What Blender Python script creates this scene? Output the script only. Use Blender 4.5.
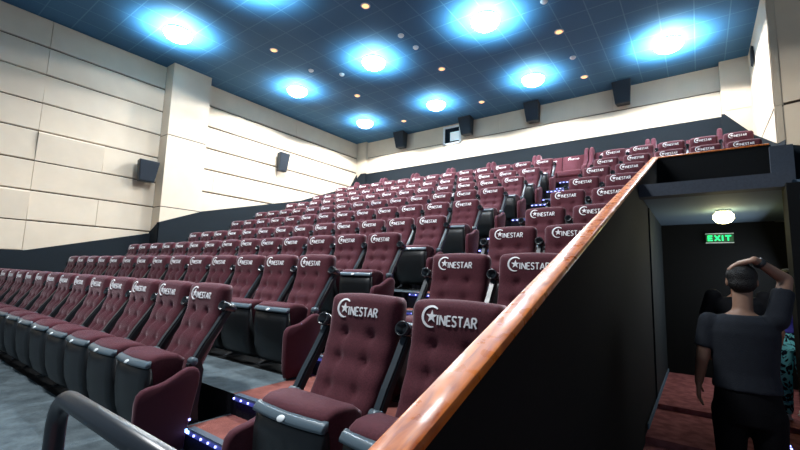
import bpy, bmesh, math, random
from math import sin, cos, pi, radians as R_
from mathutils import Vector, Matrix

random.seed(7)
for o in list(bpy.data.objects):
    bpy.data.objects.remove(o, do_unlink=True)
S = bpy.context.scene
C = S.collection

# ------------------------------------------------------------------ camera
FPX = 405.331
YAW, PITCH, ROLL = 0.63612, 0.11959, 0.02937
fwd = Vector((-sin(YAW)*cos(PITCH), cos(YAW)*cos(PITCH), sin(PITCH)))
rt = Vector((cos(YAW), sin(YAW), 0))
up = rt.cross(fwd)
r2 = rt*cos(ROLL) + up*sin(ROLL)
u2 = -rt*sin(ROLL) + up*cos(ROLL)
cam = bpy.data.cameras.new('camera')
cam.sensor_width = 36; cam.lens = FPX*36/800; cam.clip_start = .05; cam.clip_end = 100
co = bpy.data.objects.new('camera', cam); C.objects.link(co)
co.matrix_world = Matrix(((r2.x, u2.x, -fwd.x, 0), (r2.y, u2.y, -fwd.y, 0), (r2.z, u2.z, -fwd.z, 0), (0, 0, 0, 1)))
S.camera = co

# ------------------------------------------------------------------ world and exposure
wd = bpy.data.worlds.new('world'); S.world = wd; wd.use_nodes = True
wd.node_tree.nodes['Background'].inputs[0].default_value = (.55, .72, .9, 1)
wd.node_tree.nodes['Background'].inputs[1].default_value = .34
S.view_settings.view_transform = 'Standard'; S.view_settings.look = 'None'
S.view_settings.exposure = 0.0; S.view_settings.gamma = 1

CEIL = 5.68
LX = (-9.93, -6.8, -3.57, -.34)
LY = (4.15, 7.8, 11.03)
SPOT_W = 760; GLOW_W = 340

# ------------------------------------------------------------------ materials
def lin(c):
    return tuple(((v/255)/12.92 if v/255 <= .04045 else (((v/255)+.055)/1.055)**2.4) for v in c)
MATS = {}
def mat(name, rgb, rough=.6, spec=.4, metal=0, emit=None, estr=0, noise=None, bump=None, coat=0, sheen=0, second=None):
    if name in MATS: return MATS[name]
    m = bpy.data.materials.new(name); m.use_nodes = True
    nt = m.node_tree; b = nt.nodes['Principled BSDF']; L = nt.links
    b.inputs['Base Color'].default_value = (*lin(rgb), 1)
    b.inputs['Roughness'].default_value = rough
    b.inputs['Specular IOR Level'].default_value = spec
    b.inputs['Metallic'].default_value = metal
    if coat: b.inputs['Coat Weight'].default_value = coat; b.inputs['Coat Roughness'].default_value = .12
    if sheen:
        b.inputs['Sheen Weight'].default_value = sheen; b.inputs['Sheen Roughness'].default_value = .35
        b.inputs['Sheen Tint'].default_value = (1, .75, .82, 1)
    if emit:
        b.inputs['Emission Color'].default_value = (*emit, 1); b.inputs['Emission Strength'].default_value = estr
    if noise or bump:
        tc = nt.nodes.new('ShaderNodeTexCoord'); nz = nt.nodes.new('ShaderNodeTexNoise')
        nz.inputs['Scale'].default_value = (noise or bump)[0]; nz.inputs['Detail'].default_value = 5
        L.new(tc.outputs['Object'], nz.inputs['Vector'])
        if noise:
            cr = nt.nodes.new('ShaderNodeMix'); cr.data_type = 'RGBA'
            a = lin(rgb); c2 = lin(second) if second else tuple(v*(1-noise[1]) for v in a)
            cr.inputs[6].default_value = (*a, 1); cr.inputs[7].default_value = (*c2, 1)
            mr = nt.nodes.new('ShaderNodeMapRange'); mr.inputs[1].default_value = .35; mr.inputs[2].default_value = .65
            L.new(nz.outputs['Fac'], mr.inputs[0]); L.new(mr.outputs[0], cr.inputs[0])
            L.new(cr.outputs[2], b.inputs['Base Color'])
        if bump:
            n2 = nt.nodes.new('ShaderNodeTexNoise'); n2.inputs['Scale'].default_value = bump[0]; n2.inputs['Detail'].default_value = 3
            L.new(tc.outputs['Object'], n2.inputs['Vector'])
            bp = nt.nodes.new('ShaderNodeBump'); bp.inputs['Strength'].default_value = bump[1]; bp.inputs['Distance'].default_value = .01
            L.new(n2.outputs['Fac'], bp.inputs['Height']); L.new(bp.outputs[0], b.inputs['Normal'])
    MATS[name] = m
    return m

M_FAB = mat('maroon_fabric', (91, 43, 53), .85, .25, noise=(150, .38), bump=(500, .25), sheen=.35)
M_FABD = mat('maroon_panel_fabric', (82, 41, 51), .88, .2, noise=(240, .2), bump=(500, .2), sheen=.25)
M_BLK = mat('black_plastic', (27, 30, 34), .45, .5)
M_SHELL = mat('charcoal_plastic', (23, 26, 29), .42, .5, bump=(300, .08))
M_GREY = mat('slate_plastic', (84, 100, 110), .3, .6)
M_CUP = mat('gloss_black_plastic', (34, 40, 46), .25, .7)
M_LOGO = mat('white_embroidery', (252, 252, 254), .6, .3)
M_PAD = mat('dark_slate_plastic', (44, 53, 60), .35, .5)
M_BADGE = mat('white_badge', (225, 232, 235), .4, .5)
M_WALL = mat('cream_wall_fabric', (214, 198, 177), .9, .15, noise=(3.0, .05), bump=(220, .12))
M_WALL2 = mat('cream_wall_fabric_warm', (214, 194, 168), .9, .15, noise=(3.0, .05), bump=(220, .12))
M_GAP = mat('dark_groove', (60, 50, 42), .9, .1)
M_DADO = mat('dark_slate_wall_cloth', (25, 32, 38), .85, .2, noise=(60, .2))
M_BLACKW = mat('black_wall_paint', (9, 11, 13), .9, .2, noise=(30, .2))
M_TUNW = mat('dark_tunnel_wall', (30, 37, 41), .8, .2, noise=(20, .15))
M_BEAM = mat('grey_beam_paint', (62, 68, 78), .8, .2, noise=(40, .15))
M_TUNC = mat('tunnel_ceiling_paint', (86, 104, 120), .85, .2)
M_RED = mat('red_carpet', (158, 98, 98), .95, .1, noise=(9, .3), bump=(200, .3), second=(122, 70, 70))
M_STEEL = mat('black_painted_steel', (40, 46, 54), .32, .6)
M_WHT = mat('white_plastic', (235, 238, 240), .4, .4)
M_FIX = mat('white_fixture_ring', (210, 215, 220), .5, .4)
M_LAMP = mat('floodlight_lens', (255, 255, 255), .5, .3, emit=(.62, .9, 1.0), estr=14)
M_AMB = mat('amber_downlight_lens', (255, 210, 160), .5, .3, emit=(1.0, .48, .20), estr=1.9)
M_LED = mat('blue_led', (120, 120, 255), .4, .3, emit=(.30, .32, 1.0), estr=5)
M_LEDW = mat('blue_white_led', (150, 190, 255), .4, .3, emit=(.25, .5, 1.0), estr=5)
M_STRIP = mat('step_nosing', (70, 84, 100), .35, .5)
M_EXITG = mat('exit_letters_green', (20, 230, 110), .5, .3, emit=(.02, .9, .30), estr=1.3)
M_EXITB = mat('exit_sign_panel', (6, 50, 30), .4, .4, emit=(.0, .16, .06), estr=.25)
M_YEL = mat('yellow_lamp_glass', (255, 245, 170), .4, .3, emit=(1.0, .92, .45), estr=20)

def ceiling_material():
    m = bpy.data.materials.new('ceiling_tiles'); m.use_nodes = True
    nt = m.node_tree; b = nt.nodes['Principled BSDF']; L = nt.links
    b.inputs['Roughness'].default_value = .75; b.inputs['Specular IOR Level'].default_value = .3
    tc = nt.nodes.new('ShaderNodeTexCoord'); sp = nt.nodes.new('ShaderNodeSeparateXYZ')
    L.new(tc.outputs['Object'], sp.inputs[0])
    outs = []
    for k, off in ((0, -10.21), (1, 5.64)):
        a = nt.nodes.new('ShaderNodeMath'); a.operation = 'SUBTRACT'; a.inputs[1].default_value = off-61.0
        L.new(sp.outputs[k], a.inputs[0])
        d = nt.nodes.new('ShaderNodeMath'); d.operation = 'DIVIDE'; d.inputs[1].default_value = .61
        L.new(a.outputs[0], d.inputs[0])
        f = nt.nodes.new('ShaderNodeMath'); f.operation = 'FRACT'; L.new(d.outputs[0], f.inputs[0])
        l = nt.nodes.new('ShaderNodeMath'); l.operation = 'LESS_THAN'; l.inputs[1].default_value = .035
        L.new(f.outputs[0], l.inputs[0]); outs.append(l)
    mx = nt.nodes.new('ShaderNodeMath'); mx.operation = 'MAXIMUM'
    L.new(outs[0].outputs[0], mx.inputs[0]); L.new(outs[1].outputs[0], mx.inputs[1])
    nz = nt.nodes.new('ShaderNodeTexNoise'); nz.inputs['Scale'].default_value = 40; L.new(tc.outputs['Object'], nz.inputs['Vector'])
    c0 = nt.nodes.new('ShaderNodeMix'); c0.data_type = 'RGBA'
    c0.inputs[6].default_value = (*lin((62, 108, 144)), 1); c0.inputs[7].default_value = (*lin((70, 118, 154)), 1)
    L.new(nz.outputs['Fac'], c0.inputs[0])
    c1 = nt.nodes.new('ShaderNodeMix'); c1.data_type = 'RGBA'; c1.inputs[7].default_value = (*lin((92, 138, 170)), 1)
    L.new(c0.outputs[2], c1.inputs[6]); L.new(mx.outputs[0], c1.inputs[0])
    L.new(c1.outputs[2], b.inputs['Base Color'])
    return m
M_CEIL = ceiling_material()

def floor_material():
    # grey carpet on the seat rows, brick red carpet on the stairs of the aisle
    m = bpy.data.materials.new('row_carpet'); m.use_nodes = True
    nt = m.node_tree; b = nt.nodes['Principled BSDF']; L = nt.links
    b.inputs['Roughness'].default_value = .95; b.inputs['Specular IOR Level'].default_value = .1
    tc = nt.nodes.new('ShaderNodeTexCoord'); sp = nt.nodes.new('ShaderNodeSeparateXYZ'); L.new(tc.outputs['Object'], sp.inputs[0])
    g1 = nt.nodes.new('ShaderNodeMath'); g1.operation = 'GREATER_THAN'; g1.inputs[1].default_value = -2.86; L.new(sp.outputs[0], g1.inputs[0])
    g3 = nt.nodes.new('ShaderNodeMath'); g3.operation = 'GREATER_THAN'; g3.inputs[1].default_value = 1.47; L.new(sp.outputs[1], g3.inputs[0])
    mu = nt.nodes.new('ShaderNodeMath'); mu.operation = 'MULTIPLY'; L.new(g1.outputs[0], mu.inputs[0]); L.new(g3.outputs[0], mu.inputs[1])
    nz = nt.nodes.new('ShaderNodeTexNoise'); nz.inputs['Scale'].default_value = 5; nz.inputs['Detail'].default_value = 8; nz.inputs['Roughness'].default_value = .7
    L.new(tc.outputs['Object'], nz.inputs['Vector'])
    mr = nt.nodes.new('ShaderNodeMapRange'); mr.inputs[1].default_value = .35; mr.inputs[2].default_value = .65; L.new(nz.outputs['Fac'], mr.inputs[0])
    def mix(a, c):
        x = nt.nodes.new('ShaderNodeMix'); x.data_type = 'RGBA'; x.inputs[6].default_value = (*lin(a), 1); x.inputs[7].default_value = (*lin(c), 1)
        L.new(mr.outputs[0], x.inputs[0]); return x
    ga = mix((70, 80, 86), (100, 112, 118)); rd = mix((108, 62, 56), (146, 92, 84))
    fi = nt.nodes.new('ShaderNodeMix'); fi.data_type = 'RGBA'
    L.new(mu.outputs[0], fi.inputs[0]); L.new(ga.outputs[2], fi.inputs[6]); L.new(rd.outputs[2], fi.inputs[7])
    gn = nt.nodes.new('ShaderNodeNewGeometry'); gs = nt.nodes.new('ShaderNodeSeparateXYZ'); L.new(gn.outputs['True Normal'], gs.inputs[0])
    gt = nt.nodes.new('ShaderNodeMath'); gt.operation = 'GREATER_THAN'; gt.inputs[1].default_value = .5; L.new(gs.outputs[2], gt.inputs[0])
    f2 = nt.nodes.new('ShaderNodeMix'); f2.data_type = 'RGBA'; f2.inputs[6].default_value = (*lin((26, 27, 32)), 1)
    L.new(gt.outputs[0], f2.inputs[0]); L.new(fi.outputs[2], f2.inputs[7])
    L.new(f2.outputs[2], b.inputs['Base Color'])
    n2 = nt.nodes.new('ShaderNodeTexNoise'); n2.inputs['Scale'].default_value = 120; L.new(tc.outputs['Object'], n2.inputs['Vector'])
    bp = nt.nodes.new('ShaderNodeBump'); bp.inputs['Strength'].default_value = .5; bp.inputs['Distance'].default_value = .01
    L.new(n2.outputs['Fac'], bp.inputs['Height']); L.new(bp.outputs[0], b.inputs['Normal'])
    return m
M_FLOOR = floor_material()

def wood_material():
    m = bpy.data.materials.new('varnished_wood'); m.use_nodes = True
    nt = m.node_tree; b = nt.nodes['Principled BSDF']; L = nt.links
    b.inputs['Roughness'].default_value = .22; b.inputs['Specular IOR Level'].default_value = .22
    b.inputs['Coat Weight'].default_value = .1; b.inputs['Coat Roughness'].default_value = .16
    tc = nt.nodes.new('ShaderNodeTexCoord'); mp = nt.nodes.new('ShaderNodeMapping'); mp.inputs['Scale'].default_value = (26, 4, 4)
    L.new(tc.outputs['Object'], mp.inputs[0])
    nz = nt.nodes.new('ShaderNodeTexNoise'); nz.inputs['Scale'].default_value = 1.4; nz.inputs['Detail'].default_value = 8; nz.inputs['Distortion'].default_value = .8
    L.new(mp.outputs[0], nz.inputs['Vector'])
    cr = nt.nodes.new('ShaderNodeValToRGB'); e = cr.color_ramp.elements
    e[0].position = .32; e[0].color = (*lin((146, 62, 10)), 1); e[1].position = .68; e[1].color = (*lin((206, 112, 34)), 1)
    L.new(nz.outputs['Fac'], cr.inputs[0]); L.new(cr.outputs[0], b.inputs['Base Color'])
    n2 = nt.nodes.new('ShaderNodeTexNoise'); n2.inputs['Scale'].default_value = 14; n2.inputs['Detail'].default_value = 6; L.new(tc.outputs['Object'], n2.inputs['Vector'])
    mr = nt.nodes.new('ShaderNodeMapRange'); mr.inputs[1].default_value = .4; mr.inputs[2].default_value = .6; mr.inputs[3].default_value = .26; mr.inputs[4].default_value = .46
    L.new(n2.outputs['Fac'], mr.inputs[0]); L.new(mr.outputs[0], b.inputs['Roughness'])
    bp = nt.nodes.new('ShaderNodeBump'); bp.inputs['Strength'].default_value = .12; bp.inputs['Distance'].default_value = .003
    L.new(n2.outputs['Fac'], bp.inputs['Height']); L.new(bp.outputs[0], b.inputs['Normal'])
    return m
M_WOOD = wood_material()

# ------------------------------------------------------------------ mesh helpers
class MB:
    def __init__(s): s.v = []; s.f = []
    def add(s, vs, fs):
        n = len(s.v); s.v += [tuple(v) for v in vs]; s.f += [tuple(i+n for i in f) for f in fs]; return s
    def box(s, x0, x1, y0, y1, z0, z1):
        return s.add([(x0,y0,z0),(x1,y0,z0),(x1,y1,z0),(x0,y1,z0),(x0,y0,z1),(x1,y0,z1),(x1,y1,z1),(x0,y1,z1)],
                     [(0,3,2,1),(4,5,6,7),(0,1,5,4),(1,2,6,5),(2,3,7,6),(3,0,4,7)])
    def prism(s, pts, axis, a, b):
        # polygon in the two other axes extruded along axis from a to b
        def P(p, t):
            if axis == 0: return (t, p[0], p[1])
            if axis == 1: return (p[0], t, p[1])
            return (p[0], p[1], t)
        n = len(pts)
        return s.add([P(p, a) for p in pts]+[P(p, b) for p in pts],
                     [tuple(range(n))[::-1], tuple(range(n, 2*n))]+[(i, (i+1) % n, n+(i+1) % n, n+i) for i in range(n)])
    def tube(s, p0, p1, r0, r1=None, n=16, cap=True):
        r1 = r0 if r1 is None else r1
        p0 = Vector(p0); p1 = Vector(p1); d = (p1-p0).normalized()
        a = d.orthogonal().normalized(); b = d.cross(a)
        vs = [p0+(a*cos(2*pi*i/n)+b*sin(2*pi*i/n))*r0 for i in range(n)]+[p1+(a*cos(2*pi*i/n)+b*sin(2*pi*i/n))*r1 for i in range(n)]
        fs = [(i, (i+1) % n, n+(i+1) % n, n+i) for i in range(n)]
        if cap: fs += [tuple(range(n))[::-1], tuple(range(n, 2*n))]
        return s.add(vs, fs)
    def loft(s, rings, cap=True):
        n = len(rings[0]); vs = [p for r in rings for p in r]; fs = []
        for k in range(len(rings)-1):
            for i in range(n): fs.append((k*n+i, k*n+(i+1) % n, (k+1)*n+(i+1) % n, (k+1)*n+i))
        if cap: fs += [tuple(range(n))[::-1], tuple(range((len(rings)-1)*n, len(rings)*n))]
        return s.add(vs, fs)
    def ell(s, c, r, nu=16, nv=10):
        rings = []
        for j in range(1, nv):
            t = pi*j/nv
            rings.append([(c[0]+r[0]*sin(t)*cos(2*pi*i/nu), c[1]+r[1]*sin(t)*sin(2*pi*i/nu), c[2]-r[2]*cos(t)) for i in range(nu)])
        return s.loft(rings)
    def mesh(s, name, m, smooth=False, bevel=0, seg=2):
        me = bpy.data.meshes.new(name); me.from_pydata(s.v, [], s.f)
        bm = bmesh.new(); bm.from_mesh(me)
        bmesh.ops.recalc_face_normals(bm, faces=bm.faces)
        if bevel: bmesh.ops.bevel(bm, geom=list(bm.edges), offset=bevel, segments=seg, profile=.6, affect='EDGES', clamp_overlap=True)
        for f in bm.faces: f.smooth = smooth
        bm.to_mesh(me); bm.free(); me.materials.append(m)
        return me
    def build(s, name, m, parent=None, smooth=False, bevel=0, seg=2):
        o = bpy.data.objects.new(name, s.mesh(name, m, smooth, bevel, seg)); C.objects.link(o)
        if parent is not None: o.parent = parent
        return o

def smooth_by_angle(o, deg=40):
    me = o.data
    for p in me.polygons: p.use_smooth = True
    bm = bmesh.new(); bm.from_mesh(me)
    for e in bm.edges:
        if len(e.link_faces) == 2 and e.calc_face_angle(0) > R_(deg): e.smooth = False
    bm.to_mesh(me); bm.free()
    return o
def tag(o, label=None, cat=None, group=None, kind=None):
    if label: o['label'] = label
    if cat: o['category'] = cat
    if group: o['group'] = group
    if kind: o['kind'] = kind
    return o
def empty(name, loc, label, cat, group=None, rz=0):
    o = bpy.data.objects.new(name, None); C.objects.link(o); o.location = loc; o.rotation_euler = (0, 0, rz); o.empty_display_size = .1
    return tag(o, label, cat, group)
def struct(mb, name, m, **k):
    return tag(mb.build(name, m, **k), kind='structure')
def kids(o): return list(o.children)
def copy_tree(o, parent=None):
    c = o.copy(); C.objects.link(c); c.parent = parent
    for ch in kids(o): copy_tree(ch, c)
    return c
ORD = ['first', 'second', 'third', 'fourth', 'fifth', 'sixth', 'seventh', 'eighth', 'ninth', 'tenth', 'eleventh', 'twelfth', 'thirteenth', 'fourteenth', 'fifteenth']

# ------------------------------------------------------------------ the setting
# tier floors
FZ = [-1.222, -.927, -.587, -.22, .209, .644, 1.097, 1.553, 2.052, 2.50]
Y0, TR = 1.73, 1.12
EDGE = [.42]+[1.83+TR*k for k in range(9)]
for k in range(10):
    y0 = EDGE[k]; y1 = EDGE[k+1] if k < 9 else 13.02
    x1 = -.585 if k < 7 else 1.24
    if k == 7: y0r = 8.85
    zb = FZ[k-1]-.05 if k else -1.9
    mb = MB()
    if k == 7:
        mb.box(-12.0, -.585, y0, y1, zb, FZ[k]); mb.box(-.585, 1.24, 8.87, y1, FZ[k]-.3, FZ[k])
    else:
        mb.box(-12.0, x1, y0, y1, zb, FZ[k])
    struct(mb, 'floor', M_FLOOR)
# aisle half steps between the rows
AX0, AX1 = -2.88, -1.82
STEPS = []
NLR = [14, 14, 14, 13, 13, 14, 14, 14, 14]
for k in range(1, 10):
    zm = (FZ[k]+FZ[k-1])/2
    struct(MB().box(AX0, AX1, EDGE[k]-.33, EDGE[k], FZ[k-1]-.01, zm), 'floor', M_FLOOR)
    STEPS += [(EDGE[k]-.33, zm), (EDGE[k], FZ[k])]

# thin black strip on the floor under each seat row of the left block
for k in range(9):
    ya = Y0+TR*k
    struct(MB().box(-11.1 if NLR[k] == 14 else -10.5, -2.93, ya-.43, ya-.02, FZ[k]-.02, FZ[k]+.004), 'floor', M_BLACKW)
# ceiling
struct(MB().box(-12.2, 7, -3, 13.2, CEIL, CEIL+.12), 'ceiling', M_CEIL)

# left wall: horizontal upholstered panels with grooves, some panels standing proud at the top edge
SEAM = [-1.3, .26, .94, 1.62, 2.30, 3.0, 3.66, 4.34, 5.0, CEIL]
wl = MB(); gp = MB(); wl2 = MB()
gp.box(-12.2, -12.05, -3, 13.2, -1.3, CEIL)
def panel(mb, y0, y1, z0, z1, proud=0):
    g = .014 if y1 < 5 else .021
    y0 += .004; y1 -= .004; z0 += g; z1 -= g
    x0 = -12.06; x1 = -12.0
    if proud:
        mb.prism([(x0, z0), (x1, z0), (x1+proud, z1-.045), (x1+proud*.2, z1), (x0, z1)], 1, y0, y1)
    else:
        mb.prism([(x0, z0), (x1-.012, z0), (x1, z0+.014), (x1, z1-.014), (x1-.012, z1), (x0, z1)], 1, y0, y1)
for i in range(1, 9):
    z0, z1 = SEAM[i], SEAM[i+1]
    cols = [(-3, -.3), (-.3, 2.27), (2.27, 4.82), (5.90, 9.5), (9.5, 13.0)]
    if i in (2, 4): cols = [(-3, -.3), (-.3, 2.27), (2.27, 3.56), (3.56, 4.82), (5.90, 6.45), (6.45, 8.7), (8.7, 13.0)]
    if i in (6, 7): cols = [(-3, -.3), (-.3, 2.27), (2.27, 4.82), (5.90, 7.3), (7.3, 10.2), (10.2, 13.0)]
    for (a, b) in cols:
        pr = 0
        if (i, a) in ((6, -.3), (2, -.3), (4, 2.27), (7, 5.90), (6, -3), (2, -3)): pr = .06
        panel(wl, a, b, z0, z1, pr)
struct(wl, 'wall_left', M_WALL)
struct(gp, 'wall_left', M_GAP)
# pillar on the left wall
mb = MB()
for z0, z1 in ((-.9, 1.6), (1.622, 3.6), (3.622, CEIL)): mb.box(-12.0, -11.55, 4.82, 5.90, z0, z1)
struct(mb, 'wall_left', M_WALL)
struct(MB().box(-12.0, -11.565, 4.835, 5.885, -.9, CEIL), 'wall_left', M_GAP)
# dark dado that climbs with the tiers
mb = MB()
mb.prism([(-3, -1.4), (-3, .26), (2.29, .27), (4.82, .90), (4.82, -1.4)], 0, -12.02, -11.93)
mb.prism([(5.9, -1.4), (5.9, 1.62), (9.87, 2.62), (12.53, 3.66), (12.9, 4.28), (13.0, 4.28), (13.0, -1.4)], 0, -12.02, -11.93)
mb.prism([(4.79, -1.4), (4.79, 1.17), (5.93, 1.62), (5.93, -1.4)], 0, -11.6, -11.52)
mb.prism([(-12.0, -1.4), (-12.0, .92), (-11.52, 1.17), (-11.52, -1.4)], 1, 4.785, 4.82)
struct(mb, 'trim_1', M_DADO)

# back wall
YB = 13.0
mb = MB(); g = .015
for z0, z1 in ((4.27, 4.98), (4.98, CEIL)):
    for a, b in ((-11.48, -9.0), (-9.0, -5.4), (-5.4, -1.85), (-1.85, .66)):
        if z0 < 4.5: a2, b2 = {-11.48: (-11.48, -7.2), -9.0: (-7.2, -7.2), -5.4: (-7.2, -1.85), -1.85: (-1.85, .66)}[a]
        else: a2, b2 = a, b
        if b2 > a2: mb.box(a2+.003, b2-.003, YB, YB+.1, z0+g, z1-g)
struct(mb, 'wall_back', M_WALL)
struct(MB().box(-12.2, 1.6, YB+.03, YB+.16, 2.0, CEIL), 'wall_back', M_GAP)
struct(MB().box(-12.0, .72, YB-.02, YB+.03, 2.3, 4.27), 'trim_2', M_DADO)
# corner piers of the back wall
mb = MB(); mb.box(-12.0, -11.47, 12.88, 13.02, 2.3, 4.27); mb.box(-12.0, -11.47, 12.88, 13.02, 4.285, CEIL)
struct(mb, 'wall_back', M_WALL)
mb = MB(); mb.box(.66, 1.3, 12.78, 13.02, 2.3, 4.34); mb.box(.66, 1.3, 12.78, 13.02, 4.35, CEIL)
struct(mb, 'wall_back', M_WALL)
struct(MB().prism([(.64, 2.3), (.64, 4.26), (.70, 4.26), (1.24, 3.62), (1.24, 2.3)], 1, 12.74, 12.79), 'trim_3', M_DADO)
struct(MB().prism([(-12.0, 2.3), (-12.0, 4.0), (-11.7, 4.27), (-11.45, 4.27), (-11.45, 2.3)], 1, 12.84, 12.99), 'trim_4', M_DADO)

# right wall: white flank, pier return and the angled panels beside it
mb = MB()
yN = 9.6
mb.prism([(yN, 2.52), (yN, 3.20), (12.8, 3.20), (12.8, 3.6), (12.8, 3.62), (11.9, 3.21), (11.9, 3.20)], 0, 1.24, 1.40) if False else None
mb.prism([(yN, 2.49), (yN, 3.165), (11.80, 3.165)], 0, 1.24, 1.36)
mb.prism([(yN, 3.205), (yN, CEIL), (12.8, CEIL), (12.8, 3.62), (11.9, 3.205)], 0, 1.24, 1.36)
struct(mb, 'wall_right', M_WALL)
struct(MB().box(1.255, 1.37, yN+.02, 12.8, 2.0, CEIL), 'wall_right', M_GAP)
struct(MB().prism([(8.86, -1.8), (8.86, 2.36), (yN, 2.50), (12.8, 3.64), (12.8, -1.8)], 0, 1.232, 1.24), 'trim_5', M_DADO)
dx, dy = cos(R_(18)), -sin(R_(18))
def oblique(z0, z1, zb0=None, zb1=None, off=0.0, th=.1):
    a = (1.345, yN-off); b = (1.345+dx*4.5, yN-off+dy*4.5); n = (-dy*th, dx*th)
    m = MB()
    za, zb = (z0, z0) if zb0 is None else (zb0, zb1)
    m.add([(a[0], a[1], za), (b[0], b[1], zb), (b[0]+n[0], b[1]+n[1], zb), (a[0]+n[0], a[1]+n[1], za),
           (a[0], a[1], z1), (b[0], b[1], z1), (b[0]+n[0], b[1]+n[1], z1), (a[0]+n[0], a[1]+n[1], z1)],
          [(0,3,2,1),(4,5,6,7),(0,1,5,4),(1,2,6,5),(2,3,7,6),(3,0,4,7)])
    return m
struct(MB().box(1.24, 1.335, yN-.012, yN+.1, 2.49, 3.2).box(1.24, 1.335, yN-.012, yN+.1, 3.205, CEIL), 'wall_right', M_WALL2)
mb = oblique(3.235, CEIL); struct(mb, 'wall_right', M_WALL2)
mb = oblique(2.4, 3.185, 2.47, 1.0); struct(mb, 'wall_right', M_WALL2)
struct(oblique(-2, CEIL, off=-.04, th=.15), 'wall_right', M_GAP)
struct(oblique(-2, 2.44, off=-.03, th=.02), 'trim_6', M_DADO)

# parapet along the right of the seats, and the exit passage under the rear tiers
def rz(y): return -.40+.337*(y-.76)
mb = MB(); mb.prism([(.30, -1.9), (.30, rz(.30)-.03), (8.85, rz(8.85)-.03), (8.85, -1.9)], 0, -.615, -.545)
struct(mb, 'wall_parapet', M_BLACKW)
# varnished wood capping: sloped run, then the level run over the passage
mb = MB(); cap_t = .045
prof = [(-.630, -.022), (-.630, -.004), (-.624, .006), (-.612, .010), (-.540, .010), (-.528, .006), (-.522, -.004), (-.522, -.018)]
rings = [[(x, y, rz(y)+h) for x, h in prof] for y in (.30, 2, 4, 6, 8.0, 8.86)]
mb.loft(rings)
o = smooth_by_angle(mb.build('handrail_cap', M_WOOD), 35)
tag(o, 'glossy orange-brown wooden capping sloping up the black parapet', 'handrail')
zc = rz(8.85)
prof2 = [(8.80, -.03), (8.80, -.012), (8.812, -.004), (8.90, -.004), (8.912, -.012), (8.912, -.03)]
mb = MB(); mb.loft([[(x, y, zc+h) for y, h in prof2] for x in (-.55, 0, .6, 1.03)])
o = smooth_by_angle(mb.build('handrail_cap', M_WOOD), 35)
tag(o, 'narrow level wooden capping on top of the black wall over the exit passage', 'handrail')
struct(MB().box(-.6, 1.05, 8.82, 8.88, .95, zc-.03), 'wall_balcony', M_BLACKW)
struct(MB().box(1.02, 1.30, 8.72, 8.86, 1.0, 2.24), 'wall_pier', M_BEAM)
# beam over the mouth of the passage
struct(MB().box(-.55, .80, 5.58, 5.78, 1.0, 1.15), 'trim_7', M_BEAM)
struct(MB().box(.745, 4.2, 5.5, 5.78, -1.9, 1.02), 'wall_front', M_BLACKW)
struct(MB().box(-.53, 1.2, 5.78, 8.86, 1.02, 1.10), 'ceiling', M_TUNC)
struct(MB().box(-.545, 1.4, 8.80, 8.90, -1.7, 1.02), 'wall_passage', M_BLACKW)
struct(MB().box(1.14, 1.2, 5.78, 8.80, -1.7, 1.02), 'wall_passage', M_TUNW)
struct(MB().box(-.545, -.525, 6.6, 8.80, -1.60, 1.02), 'wall_passage', M_TUNW)
struct(MB().box(-.525, 1.14, 6.46, 8.80, -1.9, -1.58), 'floor', M_RED)
struct(MB().box(-.545, 4.2, 5.24, 6.46, -1.95, -1.64), 'floor', M_RED)
struct(MB().box(-.545, 4.2, -3, 5.24, -1.95, -1.70), 'floor', M_RED)
struct(MB().box(-.525, -.512, 5.3, 8.80, -1.58, -1.52), 'baseboard_left', M_TUNC)
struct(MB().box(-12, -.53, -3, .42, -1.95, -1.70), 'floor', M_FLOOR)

# ------------------------------------------------------------------ lamps
def downlight(x, y, first=[None]):
    # round flood lamp in a short white can under the ceiling
    lab = {(0,0): 'bright round floodlight above the left wall pillar', (1,0): 'bright floodlight at the top edge, second from the left wall',
           (2,0): 'floodlight above the seats nearest the camera', (3,0): 'floodlight above the wooden capping nearest the camera',
           (0,1): 'bright floodlight near the left wall, behind the pillar', (1,1): 'bright round floodlight in the middle of the ceiling',
           (2,1): 'largest glowing floodlight at the top centre of the ceiling', (3,1): 'floodlight over the exit passage',
           (0,2): 'smallest floodlight, in the far left corner of the ceiling', (1,2): 'floodlight before the projection window in the back wall',
           (2,2): 'floodlight before the third speaker of the back wall', (3,2): 'large glowing floodlight at the right, before the back wall pier'}
    return lab
def ring_prof(cx, cy, z, pts, n=28):
    return [[(cx+r*cos(2*pi*i/n), cy+r*sin(2*pi*i/n), z+h) for i in range(n)] for r, h in pts]
can = MB().loft(ring_prof(0, 0, 0, [(.26, .0), (.26, -.03), (.27, -.042), (.30, -.042), (.30, 0)])).mesh('can', M_FIX, True)
lens = MB().loft(ring_prof(0, 0, 0, [(.312, -.045), (.305, -.10), (.25, -.17), (.16, -.215), (.07, -.235), (.01, -.24)])).mesh('lens', M_LAMP, True)
labs = downlight(0, 0)
FRONT_FILL = [(-3.57, .6)]  # unseen floodlight added as frontal fill for the headrests and logos
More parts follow.
